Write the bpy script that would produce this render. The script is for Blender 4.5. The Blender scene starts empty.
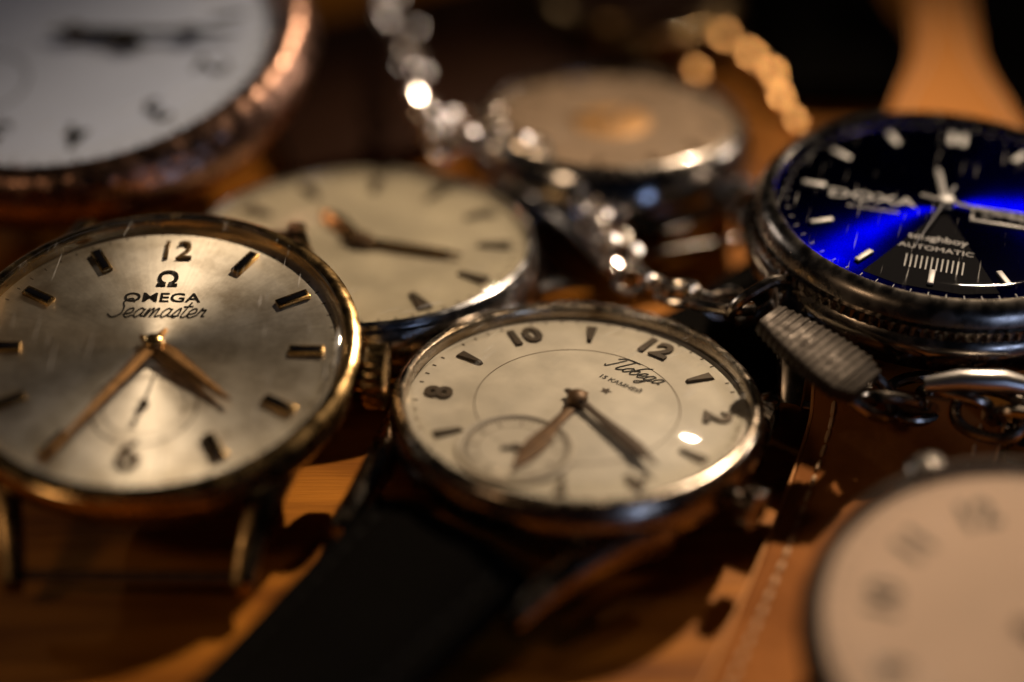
import bpy, bmesh, math, random
from mathutils import Vector, Matrix
random.seed(7)
S = 0.001
C = bpy.context.scene.collection
rad = math.radians
# ------------------------------------------------------------------ camera
PITCH = rad(34); D = 170.0; FPX = 60/36*1024
TGT = Vector((0, 0, 8))
FWD = Vector((0, math.cos(PITCH), -math.sin(PITCH)))
UP = Vector((0, math.sin(PITCH), math.cos(PITCH)))
CAM = TGT - FWD*D
def ray(px, py):
    return FWD + Vector((1, 0, 0))*((px-512)/FPX) + UP*((341-py)/FPX)
def P(px, py, z):
    d = ray(px, py); t = (z-CAM.z)/d.z
    return CAM + d*t
cd = bpy.data.cameras.new('camera'); cam = bpy.data.objects.new('camera', cd); C.objects.link(cam)
cam.location = CAM*S; cam.rotation_euler = (math.pi/2-PITCH, 0, 0)
cd.lens = 60; cd.sensor_width = 36; cd.clip_start = 0.005; cd.clip_end = 10
cd.dof.use_dof = True; cd.dof.focus_distance = 164*S; cd.dof.aperture_fstop = 5.0
bpy.context.scene.camera = cam
bpy.context.scene.view_settings.view_transform = 'Standard'
bpy.context.scene.view_settings.look = 'None'
LAMP = Vector((135, 205, 255)); GLINT_R = Vector((310, 170, 150)); GLINT_L = Vector((-290, 230, 150))  # key lamp, then the two lights added for glints
# ------------------------------------------------------------------ materials
def mat(name, col, metal=0, rough=.4, var=0, vscale=.3, bump=0, bscale=2, coat=0, aniso=0, col2=None, spec=.5, rvar=0, dirt=.72, tint=None):
    m = bpy.data.materials.new(name); m.use_nodes = True
    n = m.node_tree.nodes; l = m.node_tree.links; b = n['Principled BSDF']
    b.inputs['Base Color'].default_value = (*col, 1); b.inputs['Metallic'].default_value = metal
    b.inputs['Roughness'].default_value = rough; b.inputs['Coat Weight'].default_value = coat
    b.inputs['Specular IOR Level'].default_value = spec
    if tint: b.inputs['Specular Tint'].default_value = (*tint, 1)
    tc = n.new('ShaderNodeTexCoord')
    if var or col2:
        nz = n.new('ShaderNodeTexNoise'); nz.inputs['Scale'].default_value = vscale*1000; nz.inputs['Detail'].default_value = 6
        l.new(tc.outputs['Object'], nz.inputs['Vector'])
        r = n.new('ShaderNodeValToRGB'); r.color_ramp.elements[0].position = .35; r.color_ramp.elements[1].position = .68
        r.color_ramp.elements[0].color = (*[c*(1-var) for c in col], 1) if not col2 else (*col2, 1)
        r.color_ramp.elements[1].color = (*col, 1)
        l.new(nz.outputs['Fac'], r.inputs['Fac']); l.new(r.outputs['Color'], b.inputs['Base Color'])
    if rvar:
        nr = n.new('ShaderNodeTexNoise'); nr.inputs['Scale'].default_value = 700; nr.inputs['Detail'].default_value = 5
        l.new(tc.outputs['Object'], nr.inputs['Vector'])
        mr = n.new('ShaderNodeMapRange'); mr.inputs['From Min'].default_value = .3; mr.inputs['From Max'].default_value = .7
        mr.inputs['To Min'].default_value = rough*.6; mr.inputs['To Max'].default_value = rough+rvar
        l.new(nr.outputs['Fac'], mr.inputs['Value']); l.new(mr.outputs['Result'], b.inputs['Roughness'])
    if bump:
        nb = n.new('ShaderNodeTexNoise'); nb.inputs['Scale'].default_value = bscale*1000; nb.inputs['Detail'].default_value = 4
        l.new(tc.outputs['Object'], nb.inputs['Vector'])
        bp = n.new('ShaderNodeBump'); bp.inputs['Strength'].default_value = bump; bp.inputs['Distance'].default_value = .0003
        l.new(nb.outputs['Fac'], bp.inputs['Height']); l.new(bp.outputs['Normal'], b.inputs['Normal'])
    if aniso:
        b.inputs['Anisotropic'].default_value = aniso
        t = n.new('ShaderNodeTangent'); t.direction_type = 'RADIAL'; t.axis = 'Z'
        l.new(t.outputs['Tangent'], b.inputs['Tangent'])
        nm = n.new('ShaderNodeVectorMath'); nm.operation = 'MULTIPLY'; nm.inputs[1].default_value = (1, 1, 0)
        l.new(tc.outputs['Object'], nm.inputs[0])
        no = n.new('ShaderNodeVectorMath'); no.operation = 'NORMALIZE'; l.new(nm.outputs[0], no.inputs[0])
        ns = n.new('ShaderNodeTexNoise'); ns.inputs['Scale'].default_value = 40; ns.inputs['Detail'].default_value = 3
        l.new(no.outputs[0], ns.inputs['Vector'])
        mx = n.new('ShaderNodeMix'); mx.data_type = 'RGBA'; mx.blend_type = 'MIX'
        mx.inputs['A'].default_value = (*[c*.75 for c in col], 1); mx.inputs['B'].default_value = (*col, 1)
        l.new(ns.outputs['Fac'], mx.inputs['Factor'])
        nz = n.new('ShaderNodeTexNoise'); nz.inputs['Scale'].default_value = 230; nz.inputs['Detail'].default_value = 8; nz.inputs['Roughness'].default_value = .65
        l.new(tc.outputs['Object'], nz.inputs['Vector'])
        r = n.new('ShaderNodeValToRGB'); r.color_ramp.elements[0].position = .3; r.color_ramp.elements[1].position = .58
        r.color_ramp.elements[0].color = (dirt, dirt*.93, dirt*.84, 1); r.color_ramp.elements[1].color = (1, 1, 1, 1)
        l.new(nz.outputs['Fac'], r.inputs['Fac'])
        m2 = n.new('ShaderNodeMix'); m2.data_type = 'RGBA'; m2.blend_type = 'MULTIPLY'; m2.inputs['Factor'].default_value = 1
        l.new(mx.outputs['Result'], m2.inputs['A']); l.new(r.outputs['Color'], m2.inputs['B'])
        l.new(m2.outputs['Result'], b.inputs['Base Color'])
    return m
def glass_mat(name, tint=(.98, .97, .94)):
    m = bpy.data.materials.new(name); m.use_nodes = True
    n = m.node_tree.nodes; l = m.node_tree.links; n.remove(n['Principled BSDF'])
    tr = n.new('ShaderNodeBsdfTransparent'); tr.inputs['Color'].default_value = (*tint, 1)
    gl = n.new('ShaderNodeBsdfGlossy'); gl.inputs['Roughness'].default_value = .03
    lw = n.new('ShaderNodeLayerWeight'); lw.inputs['Blend'].default_value = .5
    pw = n.new('ShaderNodeMath'); pw.operation = 'POWER'; pw.inputs[1].default_value = 5
    ma = n.new('ShaderNodeMath'); ma.operation = 'MULTIPLY_ADD'; ma.inputs[1].default_value = .9; ma.inputs[2].default_value = .035
    l.new(lw.outputs['Facing'], pw.inputs[0]); l.new(pw.outputs[0], ma.inputs[0])
    tc = n.new('ShaderNodeTexCoord')
    nz = n.new('ShaderNodeTexNoise'); nz.inputs['Scale'].default_value = 900; nz.inputs['Detail'].default_value = 5
    l.new(tc.outputs['Object'], nz.inputs['Vector'])
    bp = n.new('ShaderNodeBump'); bp.inputs['Strength'].default_value = .03; bp.inputs['Distance'].default_value = .0001
    l.new(nz.outputs['Fac'], bp.inputs['Height']); l.new(bp.outputs['Normal'], gl.inputs['Normal'])
    mx = n.new('ShaderNodeMixShader'); out = n['Material Output']
    l.new(ma.outputs[0], mx.inputs['Fac']); l.new(tr.outputs[0], mx.inputs[1]); l.new(gl.outputs[0], mx.inputs[2])
    # fine scattered scratches that catch a little light
    mp = n.new('ShaderNodeMapping'); mp.inputs['Rotation'].default_value = (0, 0, .7); mp.inputs['Scale'].default_value = (2600, 130, 200)
    sn = n.new('ShaderNodeTexNoise'); sn.inputs['Scale'].default_value = 1; sn.inputs['Detail'].default_value = 2
    l.new(tc.outputs['Object'], mp.inputs['Vector']); l.new(mp.outputs['Vector'], sn.inputs['Vector'])
    mp2 = n.new('ShaderNodeMapping'); mp2.inputs['Rotation'].default_value = (0, 0, -1.1); mp2.inputs['Scale'].default_value = (2200, 110, 200)
    sn2 = n.new('ShaderNodeTexNoise'); sn2.inputs['Scale'].default_value = 1; sn2.inputs['Detail'].default_value = 2
    l.new(tc.outputs['Object'], mp2.inputs['Vector']); l.new(mp2.outputs['Vector'], sn2.inputs['Vector'])
    mxx = n.new('ShaderNodeMath'); mxx.operation = 'MAXIMUM'; l.new(sn.outputs['Fac'], mxx.inputs[0]); l.new(sn2.outputs['Fac'], mxx.inputs[1])
    mr = n.new('ShaderNodeMapRange'); mr.inputs['From Min'].default_value = .68; mr.inputs['From Max'].default_value = .76; mr.inputs['To Min'].default_value = 0; mr.inputs['To Max'].default_value = .35
    l.new(mxx.outputs[0], mr.inputs['Value'])
    df = n.new('ShaderNodeBsdfDiffuse'); df.inputs['Color'].default_value = (.8, .78, .75, 1)
    m3 = n.new('ShaderNodeMixShader'); l.new(mr.outputs['Result'], m3.inputs['Fac']); l.new(mx.outputs[0], m3.inputs[1]); l.new(df.outputs[0], m3.inputs[2])
    l.new(m3.outputs[0], out.inputs['Surface'])
    return m
M = {}
M['steel'] = mat('steel', (.6, .6, .62), 1, .14, rvar=.08, var=.15, vscale=.4)
M['soft_steel'] = mat('satin_case_steel', (.3, .27, .24), 1, .27, rvar=.1, var=.25, vscale=.4)
M['dark_steel'] = mat('dark_steel', (.27, .24, .21), 1, .2, rvar=.12, var=.3, vscale=.3)
M['link_steel'] = mat('clasp_link_steel', (.3, .26, .22), 1, .22, rvar=.1)
M['chrome_worn'] = mat('worn_chrome', (.42, .37, .32), 1, .19, rvar=.16, col2=(.24, .18, .12), vscale=.22)
M['gold'] = mat('gold_plate', (.64, .42, .18), 1, .18, rvar=.12, var=.25, vscale=.2)
M['gold_dark'] = mat('aged_gold', (.52, .34, .14), 1, .22, rvar=.14, var=.35, vscale=.25)
M['gold_deep'] = mat('tarnished_gold', (.25, .16, .07), 1, .26, rvar=.14, var=.35, vscale=.25)
M['rose'] = mat('engraved_rose_gold', (.42, .24, .17), 1, .26, rvar=.15, bump=1, bscale=.5, var=.5, vscale=.5)
M['silver'] = mat('chain_silver', (.88, .83, .78), 1, .15, rvar=.06)
M['facet'] = mat('cut_silver', (.85, .78, .72), 1, .2)
M['glint_disc'] = mat('glint_disc_silver', (.9, .82, .75), 1, .3)
M['facet_gold'] = mat('cut_gold', (.85, .43, .14), 1, .3)
M['matte_silver'] = mat('matte_silver', (.32, .32, .34), .5, .5)
M['glass'] = glass_mat('crystal')
M['dial_silver'] = mat('sunburst_silver_dial', (.9, .85, .76), 1, .5, aniso=.7, dirt=.55)
M['dial_blue'] = mat('sunburst_blue_dial', (.0003, .005, .06), 1, .21, aniso=1.0, tint=(0, .05, .4))
M['dial_cream'] = mat('cream_dial', (.6, .55, .46), .0, .5, var=.24, vscale=.25, bump=.05, bscale=1.2, spec=.3)
M['dial_cream_in'] = mat('cream_dial_centre', (.52, .47, .39), .0, .45, var=.14, vscale=.3, spec=.3)
M['dial_warm'] = mat('warm_cream_dial', (.5, .44, .32), .0, .5, var=.3, vscale=.16, spec=.3)
M['dial_brown'] = mat('toned_dial', (.3, .21, .14), .0, .5, var=.2, vscale=.2, spec=.3)
M['dial_white'] = mat('enamel_dial', (.64, .74, 1.0), .0, .35, var=.05, vscale=.1, spec=.3)
M['dial_pink'] = mat('pinkish_dial', (.72, .52, .39), .0, .6, var=.08, vscale=.15, spec=.1)
M['print'] = mat('black_print', (.012, .01, .008), 0, .5, spec=.2)
M['print_grey'] = mat('grey_print', (.07, .05, .035), 0, .5, spec=.2)
M['print_soft'] = mat('soft_brown_print', (.13, .1, .07), 0, .5, spec=.2)
M['print_white'] = mat('white_print', (.42, .42, .45), 0, .5, spec=.2)
M['bronze'] = mat('bronze_numeral', (.06, .04, .022), .4, .45, var=.4, vscale=1)
M['gilt'] = mat('dull_gilt_numeral', (.22, .135, .055), .5, .4, var=.5, vscale=1)
M['hand_gold'] = mat('old_gold_hand', (.13, .07, .03), .5, .45, var=.5, vscale=.8)
M['hand_bright'] = mat('gold_hand', (.46, .25, .1), .9, .33, var=.5, vscale=.8)
M['hand_dark'] = mat('dark_hand', (.05, .032, .02), .5, .45)
M['marker_dark'] = mat('onyx_inlay', (.004, .004, .006), .0, .6, spec=.01)
M['black_leather'] = mat('black_leather', (.005, .0045, .004), 0, .7, bump=.5, bscale=1.2, spec=.0)
M['tan_leather'] = mat('tan_leather', (.4, .15, .04), 0, .6, bump=.4, bscale=.9, col2=(.22, .075, .018), vscale=.1, spec=.02)
M['edge_leather'] = mat('pale_leather_edge', (.6, .28, .1), 0, .6, bump=.3, bscale=1, spec=.05)
M['thread'] = mat('pale_thread', (.6, .38, .2), 0, .7)
M['dark_thread'] = mat('black_thread', (.012, .012, .012), 0, .7, spec=.05)
M['brown_leather'] = mat('dark_brown_leather', (.03, .012, .006), 0, .6, bump=.4, bscale=1, spec=.04)
def wood():
    m = bpy.data.materials.new('varnished_wood'); m.use_nodes = True
    n = m.node_tree.nodes; l = m.node_tree.links; b = n['Principled BSDF']
    tc = n.new('ShaderNodeTexCoord'); mp = n.new('ShaderNodeMapping'); mp.inputs['Scale'].default_value = (25, 170, 100)
    mp.inputs['Rotation'].default_value = (0, 0, rad(-12))
    l.new(tc.outputs['Object'], mp.inputs['Vector'])
    a = n.new('ShaderNodeTexNoise'); a.inputs['Scale'].default_value = 1.2; a.inputs['Detail'].default_value = 8; a.inputs['Distortion'].default_value = .6
    l.new(mp.outputs['Vector'], a.inputs['Vector'])
    r = n.new('ShaderNodeValToRGB'); r.color_ramp.elements[0].position = .32; r.color_ramp.elements[1].position = .7
    r.color_ramp.elements[0].color = (.16, .048, .005, 1); r.color_ramp.elements[1].color = (.48, .175, .018, 1)
    l.new(a.outputs['Fac'], r.inputs['Fac']); l.new(r.outputs['Color'], b.inputs['Base Color'])
    m2 = n.new('ShaderNodeMapping'); m2.inputs['Scale'].default_value = (150, 3000, 100); m2.inputs['Rotation'].default_value = (0, 0, rad(-12))
    l.new(tc.outputs['Object'], m2.inputs['Vector'])
    f = n.new('ShaderNodeTexNoise'); f.inputs['Scale'].default_value = 1; f.inputs['Detail'].default_value = 4
    l.new(m2.outputs['Vector'], f.inputs['Vector'])
    bp = n.new('ShaderNodeBump'); bp.inputs['Strength'].default_value = .35; bp.inputs['Distance'].default_value = .0003
    l.new(f.outputs['Fac'], bp.inputs['Height']); l.new(bp.outputs['Normal'], b.inputs['Normal'])
    b.inputs['Roughness'].default_value = .5; b.inputs['Specular IOR Level'].default_value = .08
    return m
M['wood'] = wood()
# ------------------------------------------------------------------ mesh helpers (mm)
def new(): return bmesh.new()
def obj(name, bm, m, parent=None, X=None, smooth=True, ang=35):
    if X is not None: bmesh.ops.transform(bm, matrix=X, verts=bm.verts)
    bmesh.ops.scale(bm, vec=(S, S, S), verts=bm.verts)
    bmesh.ops.recalc_face_normals(bm, faces=bm.faces)
    a = rad(ang)
    for e in bm.edges:
        if len(e.link_faces) == 2 and e.calc_face_angle(0) > a: e.smooth = False
    for f in bm.faces: f.smooth = smooth
    me = bpy.data.meshes.new(name); bm.to_mesh(me); bm.free(); me.materials.append(m)
    o = bpy.data.objects.new(name, me); C.objects.link(o)
    if parent: o.parent = parent
    return o
def lathe(bm, prof, seg=96, X=None, teeth=None, arc=None):
    X = X or Matrix(); rings = []
    for k, (r, z) in enumerate(prof):
        if r < 1e-6: rings.append([bm.verts.new(X@Vector((0, 0, z)))]); continue
        ring = []
        for i in range(seg):
            a = 2*math.pi*i/seg; rr = r
            if teeth and k in teeth: rr = r-teeth[k]*(1 if (i//2) % 2 else 0)
            ring.append(bm.verts.new(X@Vector((rr*math.cos(a), rr*math.sin(a), z))))
        rings.append(ring)
    for A, B in zip(rings, rings[1:]):
        for i in range(seg):
            j = (i+1) % seg
            if len(A) == 1 and len(B) == 1: continue
            if len(A) == 1: bm.faces.new((A[0], B[i], B[j]))
            elif len(B) == 1: bm.faces.new((A[i], A[j], B[0]))
            else: bm.faces.new((A[i], A[j], B[j], B[i]))
def prism(bm, pts, z0, z1, X=None, ins=0):
    X = X or Matrix(); n = len(pts)
    cx = sum(p[0] for p in pts)/n; cy = sum(p[1] for p in pts)/n
    lo = [bm.verts.new(X@Vector((p[0], p[1], z0))) for p in pts]
    hi = [bm.verts.new(X@Vector((cx+(p[0]-cx)*(1-ins), cy+(p[1]-cy)*(1-ins), z1))) for p in pts]
    bm.faces.new(lo[::-1]); bm.faces.new(hi)
    for i in range(n):
        j = (i+1) % n; bm.faces.new((lo[i], lo[j], hi[j], hi[i]))
def rbox(bm, c, s, X=None, bev=.15):
    b2 = new(); bmesh.ops.create_cube(b2, size=1)
    bmesh.ops.scale(b2, vec=s, verts=b2.verts)
    if bev: bmesh.ops.bevel(b2, geom=b2.edges[:], offset=bev, segments=2, affect='EDGES', profile=.5)
    bmesh.ops.translate(b2, vec=c, verts=b2.verts)
    if X is not None: bmesh.ops.transform(b2, matrix=X, verts=b2.verts)
    me = bpy.data.meshes.new('tmp'); b2.to_mesh(me); b2.free(); bm.from_mesh(me); bpy.data.meshes.remove(me)
def tube(bm, pts, r, seg=10, closed=False, up=Vector((0, 0, 1)), flat=1):
    pts = [Vector(p) for p in pts]; n = len(pts); rings = []
    for i, p in enumerate(pts):
        a = pts[(i-1) % n] if (closed or i > 0) else p; b = pts[(i+1) % n] if (closed or i < n-1) else p
        t = (b-a).normalized(); s = t.cross(up)
        if s.length < 1e-4: s = t.cross(Vector((1, 0, 0)))
        s.normalize(); u = s.cross(t); rr = r[i] if isinstance(r, (list, tuple)) else r
        rings.append([bm.verts.new(p+s*rr*math.cos(2*math.pi*k/seg)+u*rr*flat*math.sin(2*math.pi*k/seg)) for k in range(seg)])
    for i in range(n if closed else n-1):
        A, B = rings[i], rings[(i+1) % n]
        for k in range(seg):
            j = (k+1) % seg; bm.faces.new((A[k], A[j], B[j], B[k]))
    if not closed: bm.faces.new(rings[0][::-1]); bm.faces.new(rings[-1])
def loft(bm, st, c=.3):
    rings = []
    for p, s, u, w, h in st:
        k = min(w, h)*c
        q = [(w, h-k), (w-k*.3, h-k*.3), (w-k, h), (-w+k, h), (-w+k*.3, h-k*.3), (-w, h-k), (-w, -h+k), (-w+k*.3, -h+k*.3), (-w+k, -h), (w-k, -h), (w-k*.3, -h+k*.3), (w, -h+k)]
        rings.append([bm.verts.new(p+s*a+u*b) for a, b in q])
    for A, B in zip(rings, rings[1:]):
        for i in range(12):
            j = (i+1) % 12; bm.faces.new((A[i], A[j], B[j], B[i]))
    bm.faces.new(rings[0][::-1]); bm.faces.new(rings[-1])
def catmull(pts, n=8):
    pts = [Vector(p) for p in pts]; out = []
    q = [pts[0]*2-pts[1]]+pts+[pts[-1]*2-pts[-2]]
    for i in range(1, len(q)-2):
        a, b, c, d = q[i-1:i+3]
        for k in range(n):
            t = k/n
            out.append(.5*((2*b)+(c-a)*t+(2*a-5*b+4*c-d)*t*t+(3*b-a-3*c+d)*t**3))
    out.append(pts[-1]); return out
def text(name, body, size, x, y, z, rot, m, parent, shear=0, sx=1, ex=.015, bold=0):
    c = bpy.data.curves.new('t', 'FONT'); c.body = body; c.size = size; c.align_x = 'CENTER'; c.align_y = 'CENTER'
    c.extrude = ex; c.shear = shear; c.offset = bold; c.resolution_u = 3
    o = bpy.data.objects.new('t', c); C.objects.link(o); bpy.context.view_layer.update()
    me = bpy.data.meshes.new_from_object(o.evaluated_get(bpy.context.evaluated_depsgraph_get()))
    bpy.data.objects.remove(o)
    me.transform(Matrix.Scale(S, 4)@Matrix.Translation((x, y, z))@Matrix.Rotation(rot, 4, 'Z')@Matrix.Diagonal((sx, 1, 1, 1)))
    me.name = name; me.materials.clear(); me.materials.append(m)
    o = bpy.data.objects.new(name, me); C.objects.link(o); o.parent = parent; return o
GL = {
 'S': (.95, [[(1.1, 1.7), (.7, 2.1), (.3, 1.7), (.6, 1.1), (.7, .4), (.2, 0), (-.3, .35)]]),
 'e': (.72, [[(-.05, .3), (.5, .55), (.42, 1), (.12, .85), (.05, .35), (.3, 0), (.72, .25)]]),
 'a': (.85, [[(.62, .85), (.3, 1), (.05, .5), (.25, 0), (.55, .4), (.64, .95), (.62, .2), (.85, .15)]]),
 'm': (1.2, [[(0, .2), (.1, 1), (.12, .02), (.28, .85), (.45, .95), (.5, .02), (.66, .85), (.84, .95), (.88, .1), (1.2, .25)]]),
 's': (.62, [[(0, .2), (.38, 1.05), (.5, .35), (.3, 0), (.1, .15), (.62, .2)]]),
 't': (.55, [[(.3, 1.7), (.15, .3), (.28, 0), (.55, .2)], [(-.1, 1.2), (.6, 1.25)]]),
 'r': (.65, [[(0, .2), (.15, 1.05), (.22, .8), (.48, .88), (.42, .2), (.65, .2)]]),
 'P': (1.5, [[(-.3, .15), (0, 0), (.35, 1.8)], [(-.3, 1.5), (.2, 2), (1.6, 2.0)], [(1.15, 1.95), (.9, .3), (1.1, 0), (1.5, .3)]]),
 'o': (.75, [[(.35, 1), (0, .5), (.28, 0), (.6, .5), (.35, 1), (.75, .75)]]),
 'b': (.78, [[(.75, 2), (.25, 1.6), (0, .5), (.3, 0), (.62, .4), (.4, .95), (.1, .6)]]),
 'g': (.9, [[(.62, .85), (.3, 1), (.05, .5), (.25, 0), (.55, .4), (.64, .95), (.5, -.5), (.2, -.9), (0, -.6), (.9, .25)]]),
}
def script(name, word, sc, x, y, z, rot, m, parent, sl=.3, w=.07):
    bm = new(); cur = 0; tot = sum(GL[c][0] for c in word)
    X = Matrix.Translation((x, y, z))@Matrix.Rotation(rot, 4, 'Z')
    for ch in word:
        for stk in GL[ch][1]:
            pts = [X@Vector(((cur-tot/2+a+b*sl)*sc, (b-.5)*sc, 0)) for a, b in stk]
            tube(bm, catmull(pts, 5) if len(pts) > 2 else pts, w, 5, flat=.3)
        cur += GL[ch][0]
    return obj(name, bm, m, parent)
def tag(o, label, cat, group=None):
    o['label'] = label; o['category'] = cat
    if group: o['group'] = group
    return o
class Watch:
    def __init__(s, name, label, cat, px, py, z, dz, rot=0, tx=0, ty=0, group=None):
        s.R = Matrix.Rotation(rad(tx), 4, 'X')@Matrix.Rotation(rad(ty), 4, 'Y')@Matrix.Rotation(rad(rot), 4, 'Z')
        loc = P(px, py, z)-(s.R@Vector((0, 0, dz)))
        s.M = Matrix.Translation(loc)@s.R; s.I = s.M.inverted(); s.dz = dz
        e = bpy.data.objects.new(name, None); C.objects.link(e); e.empty_display_size = .01
        e.location = loc*S; e.rotation_euler = s.R.to_euler(); s.root = e; tag(e, label, cat, group)
    def L(s, px, py, z=None):
        z = s.dz if z is None else z
        o = s.I@CAM; d = (s.I.to_3x3())@ray(px, py); t = (z-o.z)/d.z; p = o+d*t
        return p.x, p.y
    def lat(s, name, prof, m, seg=96, parent=None, teeth=None, X=None):
        bm = new(); lathe(bm, prof, seg, teeth=teeth, X=X); return obj(name, bm, m, parent or s.root)
def crown(W, R, ang, m, r=2, l=2.2, z=4, n=28):
    bm = new(); X = Matrix.Rotation(rad(ang), 4, 'Z')@Matrix.Translation((R, 0, z))@Matrix.Rotation(math.pi/2, 4, 'Y')
    lathe(bm, [(0, -2.4), (r*.5, -2.4), (r*.5, .3), (r*.9, .3), (r, .6), (r, l-.2), (r*.85, l), (0, l+.1)], n*4, X=X, teeth={4: .16, 5: .16})
    return obj('crown', bm, m, W.root)
def lugs(W, xo, y0, y1, z0, z1, m, w=1.3, ends=(1, -1), h=1.5, curve=0, flare=0, bar='dark_steel'):
    for e in ends:
        for sx in (-1, 1):
            st = []
            for k in range(13):
                t = k/12; y = y0+(y1-y0)*t; z = z0+(z1-z0)*t**1.8
                hh = h*(1-.55*t*t); ww = w*(1-.35*t*t)
                x = (xo+curve*t*t+flare*(1-t)**1.4)*sx
                st.append((Vector((x, y*e, z)), Vector((1, 0, 0)), Vector((0, 0, 1)), ww, hh))
            bm = new(); loft(bm, st, .6); obj('lug', bm, m, W.root)
        bm = new(); tube(bm, [(-xo, (y1-1.3)*e, z1+.15), (xo, (y1-1.3)*e, z1+.15)], .5, 12, up=Vector((0, 1, 0)))
        obj('spring_bar', bm, M[bar], W.root)
def strap(W, pts, widths, th, m, name='strap', stitch=None, edge=None, pad=.5):
    """pts world mm"""
    cp = catmull(pts, 10); n = len(cp)
    I = W.I if W else Matrix()
    def wd(t):
        k = t*(len(widths)-1); i = min(int(k), len(widths)-2); return widths[i]+(widths[i+1]-widths[i])*(k-i)
    fr = []
    for i, p in enumerate(cp):
        t = (cp[min(i+1, n-1)]-cp[max(i-1, 0)]).normalized(); s = t.cross(Vector((0, 0, 1))).normalized(); u = s.cross(t)
        fr.append((p, t, s, u, wd(i/(n-1))/2))
    bm = new(); rings = []
    for p, t, s, u, w in fr:
        q = [(w, -th*.3), (w, th*.3), (w-.25, th*.48), (w-1.5, th*.5), (w-2.6, th*(.5+pad*.44)), (w*.4, th*(.5+pad)), (-w*.4, th*(.5+pad)), (-w+2.6, th*(.5+pad*.44)), (-w+1.5, th*.5), (-w+.25, th*.48), (-w, th*.3), (-w, -th*.3), (-w+.3, -th*.5), (w-.3, -th*.5)]
        rings.append([bm.verts.new(I@(p+s*a+u*b)) for a, b in q])
    L = len(rings[0])
    for A, B in zip(rings, rings[1:]):
        for i in range(L):
            j = (i+1) % L; bm.faces.new((A[i], A[j], B[j], B[i]))
    bm.faces.new(rings[0][::-1]); bm.faces.new(rings[-1])
    so = obj(name, bm, m, W.root if W else None, ang=50)
    if edge:
        for sg in (-1, 1):
            bm = new(); loft(bm, [(I@(p+s*sg*(w+.12)), (I.to_3x3()@s), (I.to_3x3()@u), .16, th*.4) for p, t, s, u, w in fr], .5)
            obj('strap_edge', bm, edge, so)
    if stitch:
        bm = new()
        for sg in (-1, 1):
            acc = 0
            for i in range(n-1):
                p0, t, s, u, w = fr[i]; p1 = fr[i+1][0]; ln = (p1-p0).length
                while acc < ln:
                    a = p0+t*acc+s*sg*(w-2.0)+u*(th*.5); b = a+t*1.5
                    tube(bm, [I@a, I@(a+t*.3+u*.16), I@(b-t*.3+u*.16), I@b], [.12, .22, .22, .12], 6)
                    acc += 2.0
                acc -= ln
        obj('stitching', bm, stitch, so)
    return so
def hand(W, parent, name, tip, prof, z, m, tail=0, ridge=.12, wide=1):
    x, y = tip; ln = math.hypot(x, y); a = math.atan2(y, x); X = Matrix.Rotation(a, 4, 'Z'); bm = new()
    Lv = [bm.verts.new(X@Vector((t*ln, w*wide, z))) for t, w in prof]; Rv = [bm.verts.new(X@Vector((t*ln, -w*wide, z))) for t, w in prof]
    Tv = [bm.verts.new(X@Vector((t*ln, 0, z+ridge))) for t, w in prof]
    for i in range(len(prof)-1):
        bm.faces.new((Lv[i], Lv[i+1], Tv[i+1], Tv[i])); bm.faces.new((Tv[i], Tv[i+1], Rv[i+1], Rv[i])); bm.faces.new((Rv[i], Rv[i+1], Lv[i+1], Lv[i]))
    return obj(name, bm, m, parent, ang=8)
STICK = [(-.2, .35), (0, .35), (.8, .35), (1, .25)]
NEEDLE = [(-.3, .16), (0, .12), (.9, .05), (1, .03)]
def ring2d(bm, r0, r1, z, seg=96, cx=0, cy=0):
    A = [bm.verts.new((cx+r0*math.cos(2*math.pi*i/seg), cy+r0*math.sin(2*math.pi*i/seg), z)) for i in range(seg)]
    B = [bm.verts.new((cx+r1*math.cos(2*math.pi*i/seg), cy+r1*math.sin(2*math.pi*i/seg), z)) for i in range(seg)]
    for i in range(seg):
        j = (i+1) % seg; bm.faces.new((A[i], A[j], B[j], B[i]))
def ticks(W, dial, R, z, m, n=60, l=.7, w=.1, cx=0, cy=0, skip5=False, l5=None, name='minute_track'):
    bm = new()
    for i in range(n):
        if skip5 and i % 5 == 0: continue
        ll = l5 if (l5 and i % 5 == 0) else l
        a = 2*math.pi*i/n; X = Matrix.Translation((cx, cy, 0))@Matrix.Rotation(-a, 4, 'Z')
        prism(bm, [(-w/2, R-ll), (w/2, R-ll), (w/2, R), (-w/2, R)], z, z+.02, X)
    return obj(name, bm, m, dial)
def clock(h, r): a = rad(h*30); return r*math.sin(a), r*math.cos(a)
def dome(R, z0, hz, wall=.8, n=10):
    pr = [(R, z0), (R, z0+wall)]
    for k in range(n+1):
        t = k/n; pr.append(((R-.35)*(1-t) if k < n else 0, z0+wall+.2+(hz)*(1-(1-t)**2)))
    return pr
# ------------------------------------------------------------------ table
bm = new(); rbox(bm, (0, 60, -15), (900, 800, 30), bev=3)
t = obj('tabletop', bm, M['wood']); t['kind'] = 'structure'
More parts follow.
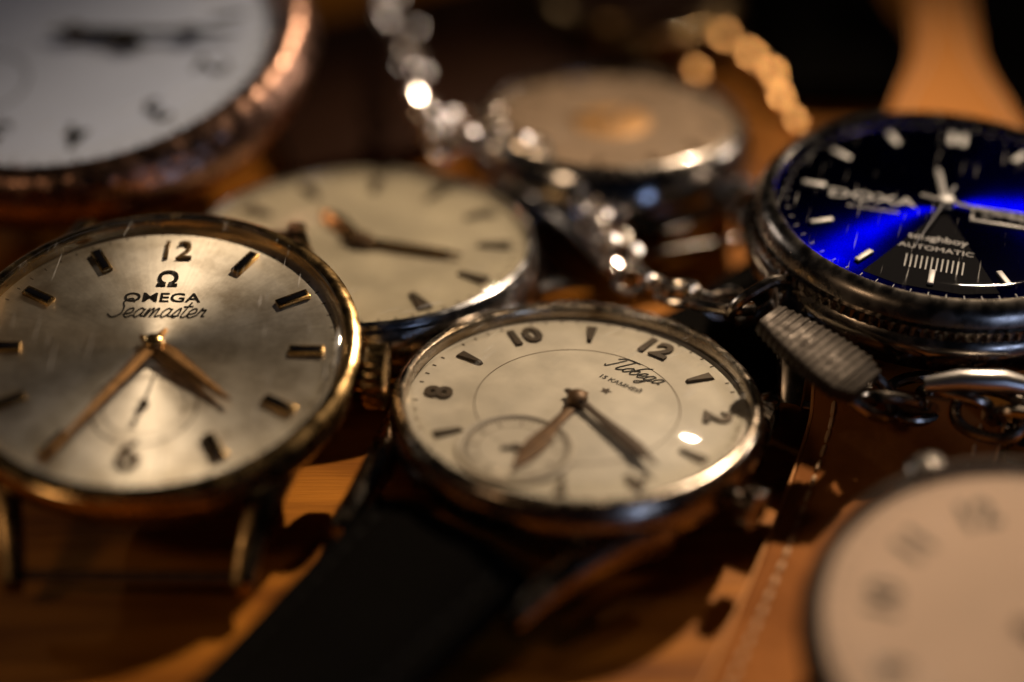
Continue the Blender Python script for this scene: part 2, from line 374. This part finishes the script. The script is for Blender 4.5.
# ------------------------------------------------------------------ centre watch
W = Watch('wristwatch', 'small steel watch with cream dial, bronze numerals and black strap, sharp in the middle', 'watch', 577, 404, 9.6, 7.4, rot=-38, tx=-2.5, ty=1)
W.lat('case', [(0, .2), (12.5, 0), (13.6, .6), (15.5, 2.2), (17, 3.8), (17.35, 5.4), (17.2, 6.6), (16.9, 7.2)], M['chrome_worn'])
W.lat('case_back', [(0, -.6), (12, -.6), (12.6, -.2), (12.6, .3), (0, .3)], M['steel'])
W.lat('bezel', [(16.9, 7.2), (17.3, 7.6), (17.2, 8.0), (16.8, 8.4), (16.4, 8.5), (16.1, 8.4), (15.9, 8.0), (15.85, 7.3)], M['chrome_worn'])
W.lat('crystal', dome(16.0, 8.1, 2.1, 1.2), M['glass'])
W.lat('crystal_inner_edge', [(15.5, 8.2), (15.55, 9.2), (15.2, 9.6)], M['glass'])
dial = W.lat('dial', [(0, 7.4), (9.6, 7.4), (10.05, 7.15), (15.0, 7.25), (15.85, 7.2)], M['dial_cream'])
bm = new(); ring2d(bm, 9.5, 9.6, 7.42); obj('ring_line', bm, M['print_soft'], dial)
sx, sy = W.L(527, 453)
ln_ = math.hypot(sx, sy); sx, sy = 0, -ln_
sub = W.lat('seconds_subdial', [(0, 7.42), (4.85, 7.42), (5.0, 7.6), (5.25, 7.6), (5.4, 7.38), (5.45, 7.1)], M['dial_cream_in'], parent=dial, X=Matrix.Translation((sx, sy, 0)))
bm = new(); ring2d(bm, 4.6, 4.74, 7.44, cx=sx, cy=sy); ring2d(bm, 3.4, 3.48, 7.44, cx=sx, cy=sy); obj('seconds_ring', bm, M['print_grey'], dial)
ticks(W, dial, 4.65, 7.45, M['print_grey'], n=60, l=.5, w=.1, cx=sx, cy=sy, l5=1.15, name='seconds_track')
ticks(W, dial, 15.2, 7.28, M['print_grey'], n=60, l=.4, w=.14, skip5=True)
for h in (12, 2, 4, 8, 10):
    x, y = clock(h, 12.9); text('numeral', str(h), 3.5, x, y, 7.33, -rad(h*30), M['bronze'], dial, ex=.09, bold=.14, sx=1.05)
for h in (1, 3, 5, 7, 9, 11):
    bm = new(); X = Matrix.Rotation(-rad(h*30), 4, 'Z'); prism(bm, [(-.18, 11.3), (.18, 11.3), (.55, 14.2), (-.55, 14.2)], 7.2, 7.5, X, ins=.15)
    obj('hour_marker', bm, M['bronze'], dial, smooth=False)
x, y = W.L(635, 373); script('brand_lettering', 'Pobega', 1.05, x, y, 7.45, rad(2), M['print'], dial, sl=.4, w=.085)
x, y = W.L(620, 384); text('jewel_lettering', '15 КАМНЕЙ', .85, x, y, 7.42, 0, M['print'], dial, ex=.01, bold=.02)
x, y = W.L(606, 391)
bm = new(); prism(bm, [(x+.6*(.5 if k % 2 else 1)*math.sin(k*math.pi/5), y+.6*(.5 if k % 2 else 1)*math.cos(k*math.pi/5)) for k in range(10)], 7.42, 7.44); obj('emblem', bm, M['print_grey'], dial)
hand(W, W.root, 'hour_hand', W.L(512, 466, 8.1), [(-.14, .3), (0, .5), (.2, .4), (.4, .5), (.62, .9), (.8, .72), (.97, .14), (1, .03)], 7.8, M['hand_gold'], wide=1.15, ridge=.05)
hand(W, W.root, 'minute_hand', W.L(659, 465, 8.2), [(-.14, .35), (0, .55), (.2, .45), (.5, .7), (.72, .85), (.95, .2), (1, .03)], 8.05, M['hand_dark'])
W.lat('hand_hub', [(0, 8.8), (.5, 8.75), (.9, 8.5), (1.0, 8.1), (1.0, 7.5)], M['hand_gold'], seg=32)
bm = new(); tube(bm, [(sx-.9, sy-1, 7.62), (sx+2.4, sy+2.6, 7.62)], [.16, .06], 6); lathe(bm, [(0, 7.75), (.4, 7.7), (.4, 7.45)], 20, X=Matrix.Translation((sx, sy, 0))); obj('seconds_hand', bm, M['hand_dark'], W.root)
crown(W, 18.0, 0, M['chrome_worn'], r=1.9, l=1.9, z=4.6)
lugs(W, 9.9, 7.5, 22.4, 4.0, 1.0, M['chrome_worn'], w=1.5, h=1.9, flare=4.4)
def wl(W, x, y, z): return W.M@Vector((x, y, z))
a = wl(W, 0, -18.2, 2.4); b = wl(W, 0, -22, 1.7)
dr = (b-a); dr.z = 0; dr.normalize()
strap(W, [a, b, b+dr*8+Vector((0, 0, -1.2)), Vector((b.x, b.y, 1.6))+dr*22, Vector((b.x, b.y, 1.5))+dr*42, Vector((b.x, b.y, 1.5))+dr*75], [16.8, 16.5, 15.5, 15, 14], 2.6, M['black_leather'], stitch=M['dark_thread'])
a = wl(W, 0, 18.2, 2.6); b = wl(W, 0, 22, 1.9)
dr = (b-a); dr.z = 0; dr.normalize()
strap(W, [a, b, Vector((b.x, b.y, 1.4))+dr*8, Vector((b.x, b.y, 1.1))+dr*20, Vector((b.x, b.y, 1.1))+dr*45], [16.8, 16, 15], 2.0, M['black_leather'])
# ------------------------------------------------------------------ left gold watch
W = Watch('wristwatch', 'gold cased watch with silver sunburst dial and no strap, on the left', 'watch', 155, 350, 14, 7.2, rot=0, tx=10, ty=1)
W.lat('case', [(0, .3), (13, 0), (14, .6), (16.2, 2), (18.2, 3.6), (19.0, 5.2), (19.0, 6.6), (18.7, 7.2)], M['gold_dark'])
W.lat('case_back', [(0, -.9), (12, -.9), (13, -.3), (13, .3), (0, .3)], M['steel'])
W.lat('bezel', [(18.7, 7.2), (19.1, 7.4), (19.05, 7.8), (18.5, 8.15), (18.0, 8.2), (17.55, 8.05), (17.4, 7.7), (17.35, 7.0)], M['gold'])
W.lat('crystal', dome(17.5, 7.7, 2.0, .9), M['glass'])
W.lat('crystal_inner_edge', [(17.0, 7.8), (17.05, 8.6), (16.7, 9.0)], M['glass'])
dial = W.lat('dial', [(0, 7.2), (13, 7.18), (15.5, 7.14), (17.4, 7.08)], M['dial_silver'])
sx, sy = W.L(144, 406)
bm = new(); ring2d(bm, 4.7, 4.82, 7.23, cx=sx, cy=sy); ring2d(bm, 3.6, 3.66, 7.23, cx=sx, cy=sy); obj('seconds_subdial', bm, M['print_grey'], dial)
ticks(W, dial, 4.65, 7.22, M['print_grey'], n=12, l=.5, w=.08, cx=sx, cy=sy, name='seconds_track')
ticks(W, dial, 16.7, 7.12, M['print_grey'], n=60, l=.4, w=.1)
for h in range(1, 12):
    if h == 6: continue
    X = Matrix.Rotation(-rad(h*30), 4, 'Z'); bm = new(); rbox(bm, (0, 14.0, 7.35), (1.15, 3.3, .5), X, .12); mk = obj('hour_marker', bm, M['gold_dark'], dial)
    bm = new(); rbox(bm, (0, 14.0, 7.61), (.6, 2.8, .08), X, .02); obj('marker_inlay', bm, M['marker_dark'], mk)
text('numeral', '12', 3.7, 0, 13.8, 7.25, 0, M['gilt'], dial, ex=.2, bold=.0, sx=.95)
text('numeral', '6', 4.8, *W.L(128, 457), 7.25, 0, M['hand_gold'], dial, ex=.15, bold=-.02, sx=1.1)
text('omega_symbol', 'Ω', 2.9, *W.L(168, 280), 7.25, 0, M['print'], dial, ex=.05, bold=.05)
text('brand_lettering', 'OMEGA', 1.75, *W.L(162, 298), 7.23, 0, M['print'], dial, ex=.02, sx=1.2, bold=.02)
script('model_lettering', 'Seamaster', 1.25, *W.L(157, 313), 7.24, 0, M['print'], dial, sl=.35, w=.09)
hand(W, W.root, 'minute_hand', W.L(43, 458, 8.3), [(-.12, .2), (0, .62), (.12, .55), (.96, .12), (1, .02)], 8.2, M['hand_bright'], ridge=.2, wide=1.2)
hand(W, W.root, 'hour_hand', W.L(230, 399, 8.0), [(-.18, .2), (0, .8), (.2, .95), (.96, .2), (1, .02)], 7.8, M['hand_bright'], ridge=.22, wide=1.2)
W.lat('hand_hub', [(0, 8.9), (.5, 8.85), (.85, 8.6), (.95, 8.2), (.95, 7.4)], M['gold'], seg=32)
bm = new(); tube(bm, [(sx-.5, sy-2.2, 7.5), (sx, sy, 7.5), (sx+.5, sy+4.2, 7.5)], [.25, .14, .05], 6); lathe(bm, [(0, 7.7), (.45, 7.65), (.45, 7.3)], 20, X=Matrix.Translation((sx, sy, 0))); obj('seconds_hand', bm, M['hand_dark'], W.root)
crown(W, 19.2, -3, M['gold_dark'], r=3.1, l=2.4, z=5.2, n=22)
lugs(W, 9.9, 10, 22.0, 3.9, -.2, M['gold_deep'], w=1.4, h=1.9, flare=3, bar='hand_gold', ends=(-1,))
lugs(W, 10.8, 10, 22.4, 4.4, 3.2, M['gold_deep'], w=1.5, h=1.9, flare=3, bar='hand_gold', ends=(1,))
# ------------------------------------------------------------------ rear cream watch
W = Watch('wristwatch', 'steel watch with plain cream dial and gold hands, behind the gold cased one', 'watch', 362, 244, 9.0, 7.8, rot=-62, tx=-3, ty=0)
W.lat('case', [(0, 0), (13, 0), (17.5, 1.0), (19.7, 2.2), (20.0, 3.4), (19.6, 5.2), (18.8, 7.4), (18.5, 7.8)], M['steel'])
W.lat('bezel', [(18.5, 7.8), (18.7, 8.0), (18.5, 8.4), (18.1, 8.6), (17.9, 8.4), (17.8, 7.8)], M['steel'])
W.lat('crystal', dome(18, 8.3, 1.0, .3), M['glass'])
dial = W.lat('dial', [(0, 7.8), (16, 7.78), (17.9, 7.7)], M['dial_warm'])
ticks(W, dial, 17, 7.8, M['print_grey'], n=60, l=.7, w=.16)
for h in range(12):
    X = Matrix.Rotation(-rad(h*30), 4, 'Z'); bm = new(); prism(bm, [(-.3, 12.4), (.3, 12.4), (.8, 16), (-.8, 16)], 7.8, 8.1, X, ins=.1); obj('hour_marker', bm, M['bronze'], dial, smooth=False)
hand(W, W.root, 'minute_hand', W.L(462, 254, 8.4), [(-.2, .6), (0, .8), (.8, .75), (1, .3)], 8.3, M['gold'])
hand(W, W.root, 'hour_hand', W.L(322, 208, 8.2), [(-.2, .6), (0, .9), (.7, 1.3), (1, .1)], 8.1, M['gold'])
W.lat('hand_hub', [(0, 8.9), (1, 8.8), (1.2, 8.6), (1.2, 7.9)], M['hand_gold'], seg=24)
crown(W, 19.9, 185, M['gold_dark'], r=2, l=2, z=4)
lugs(W, 9.8, 12, 22.5, 3.6, 1.0, M['steel'], w=1.4, h=1.6, flare=3)
# ------------------------------------------------------------------ copper pocket watch
W = Watch('pocket_watch', 'large pocket watch with white enamel dial and engraved rose gold rim', 'pocket watch', 76, 37, 20, 10.5, rot=-50, tx=14, ty=-2)
W.lat('case', [(0, 0), (18, .3), (24, 2.2), (27.2, 5), (28.4, 7.6), (28.2, 9.2), (27.4, 10.2)], M['rose'])
W.lat('bezel', [(27.4, 10.2), (27.9, 11), (27.3, 12.0), (26.2, 12.5), (24.7, 12.4), (23.8, 11.6), (23.5, 10.4)], M['rose'], seg=240, teeth={1: .2, 2: .2})
W.lat('crystal', dome(24.3, 12.1, 1.2, .1), M['glass'])
dial = W.lat('dial', [(0, 10.5), (22, 10.45), (23.7, 10.4)], M['dial_white'])
for h in range(1, 13):
    if h == 6: continue
    x, y = clock(h, 17.8); text('numeral', str(h), 5.6, x, y, 10.55, -rad(h*30), M['print'], dial, ex=.03, bold=.08)
ticks(W, dial, 22.8, 10.5, M['print'], n=60, l=.9, w=.2, l5=1.3)
bm = new(); ring2d(bm, 5.2, 5.4, 10.54, cx=0, cy=-12.5); obj('seconds_subdial', bm, M['print'], dial)
hand(W, W.root, 'minute_hand', W.L(240, 32, 11.4), [(-.15, .4), (0, .8), (.6, .6), (.7, 1.3), (.8, .6), (1, .2)], 11.4, M['print'])
hand(W, W.root, 'hour_hand', W.L(150, 45, 11.1), [(-.2, .5), (0, 1), (.5, .8), (.7, 1.8), (.88, .6), (1, .1)], 11.1, M['print'])
W.lat('hand_hub', [(0, 12), (.9, 11.9), (1.2, 11.5), (1.2, 10.6)], M['hand_dark'], seg=24)
bm = new(); X = Matrix.Translation((0, 28, 6))@Matrix.Rotation(-math.pi/2, 4, 'X'); lathe(bm, [(2.2, -1), (2.4, 2), (3, 3), (3.2, 3.5), (3.2, 6.5), (2.6, 7.2), (0, 7.4)], 80, X=X, teeth={3: .2, 4: .2, 5: .1}); obj('winding_crown', bm, M['rose'], W.root)
# ------------------------------------------------------------------ blue watch
W = Watch('wristwatch', 'chunky dark steel watch with glossy blue dial and tan leather strap', 'watch', 945, 206, 17, 9.5, rot=-17, tx=3.5, ty=0)
W.lat('case', [(0, 0), (14, 0), (17, 1.2), (19.6, 3.2), (20.1, 5.0), (19.9, 6.2), (19.4, 6.8)], M['dark_steel'])
W.lat('case_back', [(0, -1.2), (13, -1.2), (14, -.6), (14, .2), (0, .2)], M['dark_steel'])
W.lat('coin_edge', [(19.4, 6.8), (19.6, 6.9), (19.6, 7.9), (19.2, 8.0)], M['dark_steel'], seg=480, teeth={1: .15, 2: .15})
W.lat('bezel', [(19.2, 8.0), (19.3, 8.3), (19.0, 9.3), (18.5, 9.9), (17.9, 10.3), (17.5, 10.4), (17.3, 10.2), (17.2, 9.4)], M['soft_steel'])
W.lat('crystal', dome(17.45, 10.2, .25, .4), M['glass'])
dial = W.lat('dial', [(0, 9.5), (15.6, 9.5), (17.3, 9.55)], M['dial_blue'])
for h in range(12):
    if h in (3,): continue
    X = Matrix.Rotation(-rad(h*30), 4, 'Z')
    for dx in ((-.6, .6) if h == 0 else (0,)):
        bm = new(); rbox(bm, (dx, 13.4, 9.7), (.65, 2.4, .3), X, .1); obj('hour_marker', bm, M['matte_silver'], dial)
ticks(W, dial, 16.3, 9.56, M['print_white'], n=60, l=.5, w=.08)
text('brand_lettering', 'DOXA', 2.25, *W.L(872, 198), 9.53, rad(2), M['print_white'], dial, ex=.01, sx=1.35, bold=.03)
text('small_lettering', 'BY SYNCHRON', .75, *W.L(873, 209), 9.53, 0, M['print_white'], dial, ex=.01)
text('model_lettering', 'toughboy', 1.4, *W.L(938, 240), 9.56, 0, M['print_white'], dial, ex=.01, bold=.01, sx=1.1)
text('model_lettering', 'AUTOMATIC', 1.1, *W.L(936, 250), 9.56, 0, M['print_white'], dial, ex=.01, sx=1.15)
x0, y0 = W.L(936, 265)
bm = new()
for k in range(12): prism(bm, [(x0-3+k*.5, y0-1.1), (x0-2.86+k*.5, y0-1.1), (x0-2.86+k*.5, y0+1.1), (x0-3+k*.5, y0+1.1)], 9.54, 9.56)
obj('printed_stripes', bm, M['print_white'], dial)
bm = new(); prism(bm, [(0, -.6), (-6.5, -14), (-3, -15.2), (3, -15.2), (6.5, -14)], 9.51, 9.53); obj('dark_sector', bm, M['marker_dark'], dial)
x, y = W.L(1003, 220)
bm = new(); rbox(bm, (x, y, 9.65), (6.4, 2.8, .3), bev=.1); df = obj('date_frame', bm, M['matte_silver'], dial)
bm = new(); rbox(bm, (x, y, 9.82), (5.8, 2.2, .06), bev=.02); obj('date_disc', bm, M['marker_dark'], df)
text('date_lettering', 'SA 21', 1.8, x, y, 9.87, 0, M['print_white'], df, ex=.01, bold=.01)
hand(W, W.root, 'hour_hand', W.L(938, 168, 10.1), STICK, 10.0, M['matte_silver'])
hand(W, W.root, 'minute_hand', W.L(1075, 232, 10.3), [(-.2, .25), (0, .3), (.8, .25), (1, .2)], 10.15, M['matte_silver'])
hand(W, W.root, 'seconds_hand', W.L(915, 245, 10.3), NEEDLE, 10.3, M['print_white'])
W.lat('hand_hub', [(0, 10.6), (.7, 10.55), (.9, 10.45), (.9, 9.6)], M['matte_silver'], seg=24)
crown(W, 20.6, 0, M['dark_steel'], r=2.6, l=3, z=5.4)
lugs(W, 10.8, 12, 24.5, 4.6, -1.0, M['dark_steel'], w=1.8, h=2.4, flare=3)
a = wl(W, 0, -21.0, 1.0); b = wl(W, 0, -25, -1.6)
dr = P(792, 700, 1.5)-P(925, 372, 3); dr.z = 0; dr.normalize()
strap(W, [a, b, Vector((b.x, b.y, 2.2))+dr*8, Vector((b.x, b.y, 1.3))+dr*20, Vector((b.x, b.y, 1.3))+dr*45, Vector((b.x, b.y, 1.3))+dr*75], [18.0, 17, 16, 15, 15], 2.2, M['tan_leather'], stitch=M['thread'], edge=M['edge_leather'], pad=.05)
a = wl(W, 0, 21.0, 2); b = wl(W, 0, 25, 2)
dr = P(932, 10, 8)-P(942, 110, 8); dr.z = 0; dr.normalize()
strap(W, [a, b, b+dr*12, b+dr*26, b+dr*60], [19.5, 18, 13, 8, 7], 2.0, mat('lit_tan_leather', (.5, .2, .05), 0, .6, bump=.4, bscale=.9, spec=.02), stitch=M['thread'], edge=M['edge_leather'], pad=.02)  # upper half of the same strap, its stronger light put into the colour
# ------------------------------------------------------------------ blurred watch behind, centre
W = Watch('wristwatch', 'domed steel watch with brownish dial and gold centre, blurred behind the silver chain', 'watch', 612, 122, 11.5, 9.5, rot=20, tx=-4, ty=0)
W.lat('case', [(0, 0), (10, 0), (14, 1.0), (16.8, 3), (17.0, 5), (16.4, 8.0), (15.6, 9.2)], M['steel'])
W.lat('bezel', [(15.6, 9.2), (15.9, 9.6), (15.4, 10.2), (14.9, 10.4), (14.7, 10.1), (14.6, 9.4)], M['soft_steel'])
W.lat('crystal', dome(14.9, 10.2, .6, .1), M['glass'])
dial = W.lat('dial', [(0, 9.5), (7.5, 9.5), (7.6, 9.6), (14.6, 9.5)], M['dial_brown'])
W.lat('gold_centre', [(0, 9.75), (4.2, 9.7), (4.6, 9.55)], mat('pale_gilt_disc', (.5, .27, .1), .3, .45), parent=dial)
for h in range(12):
    X = Matrix.Rotation(-rad(h*30), 4, 'Z'); bm = new(); rbox(bm, (0, 12, 9.7), (.7, 2.0, .3), X, .1); obj('hour_marker', bm, M['hand_gold'], dial)
hand(W, W.root, 'minute_hand', (8, 6), STICK, 10.0, M['hand_gold']); hand(W, W.root, 'hour_hand', (-5, 3), STICK, 9.9, M['hand_gold'])
crown(W, 17.0, -60, M['steel'], r=2.4, l=2.4, z=5)
lugs(W, 8.8, 11, 20, 4, 1.2, M['steel'], w=1.3, h=1.6, flare=3)
# ------------------------------------------------------------------ lower right watch
W = Watch('pocket_watch', 'small dark cased watch with pinkish cream dial, nearest and lower right', 'pocket watch', 1046, 636, 12, 7.8, rot=14, tx=10, ty=0)
cm = mat('dull_dark_case', (.05, .036, .026), .5, .5, var=.3, vscale=.3, spec=.2)
W.lat('case', [(0, 0), (11, 0), (16, 2), (18.2, 4.4), (18.5, 6), (17.9, 7.6)], cm)
W.lat('bezel', [(17.9, 7.6), (18.1, 7.9), (17.7, 8.3), (17.2, 8.45), (17.0, 8.35), (16.9, 8.15), (16.8, 7.7)], cm)
W.lat('crystal', [(17.0, 8.3), (8, 8.33), (0, 8.35)], M['glass'])
dial = W.lat('dial', [(0, 7.8), (15, 7.78), (16.85, 7.75)], M['dial_pink'])
for h in range(1, 13):
    x, y = clock(h, 12.2); text('numeral', str(h), 3.6, x, y, 7.82, -rad(h*30), M['print_grey'], dial, ex=.02, bold=.12)
ticks(W, dial, 16, 7.8, M['print_soft'], n=60, l=.5, w=.1)
hand(W, W.root, 'minute_hand', (9, -8), STICK, 8.1, M['hand_dark']); hand(W, W.root, 'hour_hand', (6, 3), STICK, 7.95, M['hand_dark'])
bm = new(); X = Matrix.Translation((0, 17.5, 4.0))@Matrix.Rotation(-math.pi/2, 4, 'X'); lathe(bm, [(1.2, -1), (1.3, 1.2), (1.8, 1.6), (1.9, 2.0), (1.9, 3.6), (1.6, 4), (0, 4.1)], 72, X=X, teeth={3: .14, 4: .14}); obj('winding_crown', bm, M['dark_steel'], W.root)
# ------------------------------------------------------------------ chain
ch = bpy.data.objects.new('watch_chain', None); C.objects.link(ch)
tag(ch, 'silver watch chain with oval links winding from the back to a ribbed clasp', 'chain')
pz = [(372, -40, 6), (396, 20, 10), (418, 88, 11), (438, 138, 11), (495, 146, 12), (545, 172, 11), (592, 220, 9), (614, 266, 8), (652, 286, 8.5), (700, 298, 9), (742, 302, 9)]
path = catmull([P(a, b, c) for a, b, c in pz], 24)
ch.location = P(372, -40, 0)*S
base = P(372, -40, 0)
def resample(path, step):
    out = [(path[0], (path[1]-path[0]).normalized())]; acc = 0
    for a, b in zip(path, path[1:]):
        l = (b-a).length; acc += l
        if acc >= step: out.append((b.copy(), (b-a).normalized())); acc -= step
    return out
def link_mesh(ln, wd, r, m, N=24, seg=10, smooth=True):
    bm = new(); pts = []
    for k in range(N):
        a = 2*math.pi*(k+.5)/N; pts.append((ln/2*math.copysign(abs(math.cos(a))**.8, math.cos(a)), wd/2*math.copysign(abs(math.sin(a))**.8, math.sin(a)), 0))
    tube(bm, pts, r, seg, closed=True)
    o = obj('link', bm, m, ch, smooth=smooth); me = o.data; bpy.data.objects.remove(o); return me
lm = link_mesh(3.9, 2.8, .48, M['silver']); lm2 = link_mesh(6.5, 4.6, .6, M['link_steel'])
lmb = link_mesh(3.6, 2.7, .42, M['facet'], N=12, seg=6, smooth=False)
def put_link(me, p, t, roll, name='link'):
    o = bpy.data.objects.new(name, me); C.objects.link(o); o.parent = ch
    s = t.cross(Vector((0, 0, 1))).normalized(); u = s.cross(t)
    Rm = Matrix((t, s, u)).transposed().to_4x4()@Matrix.Rotation(roll, 4, 'X')
    o.matrix_local = Matrix.Translation((p-base)*S)@Rm; return o
def strand(path, step, jj, me, me2=None):
    for i, (p, t) in enumerate(resample(path, step)):
        j = Vector((random.uniform(-jj, jj), random.uniform(-jj, jj), random.uniform(-.2, .3)))
        put_link(me2 if (me2 and p.y > 12) else me, p+j, (t+Vector((random.uniform(-.25, .25), random.uniform(-.25, .25), random.uniform(-.15, .15)))).normalized(), rad(45 if i % 2 else -45)+random.uniform(-.6, .6))
def glint_mesh(r, h, m, par):
    bm = new(); lathe(bm, [(0, -h), (r*.7, -h), (r, -h*.4), (r, h*.4), (r*.7, h), (0, h)], 14)
    o = obj('glint_disc', bm, m, par, smooth=False); me = o.data; bpy.data.objects.remove(o); return me
def glint_matrix(p, jit, light_source):  # turns a disc halfway between light and camera so it glints
    n = ((light_source-p).normalized()+(CAM-p).normalized()).normalized()
    n = (n+Vector((random.gauss(0, jit), random.gauss(0, jit), random.gauss(0, jit)))).normalized()
    return Matrix.Translation(p)@n.to_track_quat('Z', 'Y').to_matrix().to_4x4()
strand(path, 2.8, .5, lm, lmb)
pzb = [(440, 150, 10), (470, 120, 10), (535, 150, 12), (580, 190, 10), (612, 228, 8), (626, 262, 7)]
pathb = catmull([P(*q) for q in pzb], 24); strand(pathb, 3.0, .9, lmb)
bme = glint_mesh(.62, .4, M['glint_disc'], ch)  # small discs added along the chain for its glints; not links
for pth, st_, up_ in ((path, 5.0, 1.5), (pathb, 6.0, 1.5)):
    for p, t in resample(pth, st_):
        if p.y < 6: continue
        q = p+Vector((random.uniform(-2.2, 2.2), random.uniform(-1, 1), up_+random.uniform(-.6, .4)))
        o = bpy.data.objects.new('glint_disc', bme); C.objects.link(o); o.parent = ch
        Mx = glint_matrix(q, .05, random.choice((GLINT_R, GLINT_R, GLINT_L))); o.matrix_local = Matrix.Translation((q-base)*S)@Mx.to_3x3().to_4x4()
e0 = P(742, 302, 9); e1 = P(765, 306, 10)
put_link(lm2, P(722, 306, 10.5), (e1-e0).normalized(), rad(20), 'ring'); put_link(lm2, P(758, 302, 12), (e1-e0+Vector((0, 3, 0))).normalized(), rad(70), 'ring')
a = P(768, 318, 15); b = P(866, 388, 12); t_ = (b-a).normalized(); s_ = t_.cross(Vector((0, 0, 1))).normalized(); u_ = s_.cross(t_)
bm = new(); st = []; n = 90
for k in range(n+1):
    f = k/n; rb = .12 if (k % 6) < 3 else 0
    st.append((a+(b-a)*f-base, s_, u_, 2.0+1.4*math.sin(min(1, f*1.3)*math.pi/2)-rb-(1.0*max(0, f-.85)/.15), .8-rb))
loft(bm, st, .4); clm = mat('clasp_metal', (.028, .021, .015), .5, .5, rvar=.1, bump=.25, bscale=.8, spec=.12); obj('ribbed_clasp', bm, clm, ch)
pz2 = [(868, 392, 10), (895, 402, 8), (925, 398, 7.5), (955, 402, 8), (985, 412, 8), (1015, 420, 8), (1060, 430, 7)]
for i, (p, t) in enumerate(resample(catmull([P(*q) for q in pz2], 24), 3.4)):
    put_link(lm2, p, (t+Vector((0, random.uniform(-.2, .2), random.uniform(-.1, .1)))).normalized(), rad(40 if i % 2 else -35)+random.uniform(-.3, .3))
a = P(925, 384, 11)-base; b = P(1035, 388, 11)-base
bm = new(); tube(bm, [a, a*.7+b*.3+Vector((0, 0, .6)), a*.3+b*.7+Vector((0, 0, .6)), b], [.7, 1.0, 1.1, .8], 14); obj('clasp_bar', bm, mat('satin_steel', (.6, .57, .54), 1, .3), ch)
# ------------------------------------------------------------------ background pieces
W = Watch('wristwatch', 'gold watch with dark dial and gold bracelet of discs turned to glint, blurred at the top edge', 'watch', 640, -6, 8, 7, rot=-60, tx=0, ty=0)
W.lat('case', [(0, 0), (10, 0), (13, 2), (14.4, 4.5), (14, 6.6), (13, 7)], M['gold_deep'])
W.lat('bezel', [(13, 7), (13.6, 7.4), (13, 8.3), (12.3, 8.3), (12, 7)], M['gold_deep'])
W.lat('crystal', dome(12.3, 8.1, .6, .1), M['glass'])
W.lat('dial', [(0, 7), (12.1, 7)], M['brown_leather'])
gme = glint_mesh(1.15, .7, M['facet_gold'], W.root)
for k, (bx, by) in enumerate([(672, 22), (693, 72), (722, 36), (748, 56), (770, 74), (778, 98), (792, 122)]):
    o = bpy.data.objects.new('bracelet_glint', gme); C.objects.link(o); o.parent = W.root  # bracelet discs shaped and turned to mirror the added right light
    q = P(bx, by, 6); Mx = glint_matrix(q, .035, GLINT_R); L_ = W.I@Mx
    o.matrix_local = Matrix.Translation(L_.translation*S)@L_.to_3x3().to_4x4()
def loose(name, label, cat, pts, widths, th, m, stitch=None):
    o = strap(None, pts, widths, th, m, name=name, stitch=stitch); tag(o, label, cat); return o
loose('watch_strap', 'black leather strap lying flat in the top right corner', 'strap', [P(1005, -60, 2), P(1020, 20, 2), P(1050, 100, 2), P(1090, 160, 2)], [20, 20], 2.4, M['black_leather'])
loose('watch_strap', 'dark brown leather strap lying behind, along the top edge', 'strap', [P(260, 110, 1.5), P(360, 90, 2), P(480, 50, 2), P(620, 10, 2), P(700, -30, 1.5)], [40, 40], 2.4, M['brown_leather'])
loose('watch_strap', 'black leather strap curling past the gold watch at the top', 'strap', [P(790, -60, 2), P(815, 10, 3), P(845, 60, 3), P(855, 100, 2)], [22, 22], 2.4, M['black_leather'])
# ------------------------------------------------------------------ light
w = bpy.data.worlds.new('World'); bpy.context.scene.world = w; w.use_nodes = True
w.node_tree.nodes['Background'].inputs['Color'].default_value = (.6, .62, .8, 1); w.node_tree.nodes['Background'].inputs['Strength'].default_value = .003
def light_source(name, loc, tgt, P_, col, r, cone=None, blend=1):
    l = bpy.data.lights.new(name, 'SPOT' if cone else 'POINT'); l.energy = P_; l.color = col; l.shadow_soft_size = r*S
    if cone: l.spot_size = rad(cone); l.spot_blend = blend
    o = bpy.data.objects.new(name, l); C.objects.link(o); o.location = Vector(loc)*S
    o.rotation_euler = (Vector(tgt)-Vector(loc)).to_track_quat('-Z', 'Y').to_euler(); return o
def area(name, loc, tgt, P_, col, sx, sy):
    l = bpy.data.lights.new(name, 'AREA'); l.energy = P_; l.color = col; l.shape = 'RECTANGLE'; l.size = sx*S; l.size_y = sy*S
    o = bpy.data.objects.new(name, l); C.objects.link(o); o.location = Vector(loc)*S
    o.rotation_euler = (Vector(tgt)-Vector(loc)).to_track_quat('-Z', 'Y').to_euler()
light_source('light_source', LAMP, (0, -16, 5), 6.0, (1, .77, .54), 6, cone=32)
light_source('light_source', GLINT_R, (10, 50, 8), .8, (1, .84, .7), 4)  # added second light, only for glints at the back
light_source('light_source', GLINT_L, (0, 50, 8), .35, (1, .88, .78), 3)  # added weak light from the left for more chain glints
area('window', (190, -260, 85), (0, 10, 5), .07, (.45, .6, 1), 80, 50)
area('warm_fill', (-190, -150, 210), (-10, -35, 0), .055, (1, .66, .38), 50, 50)  # added warm fill that brightens the front left of the table
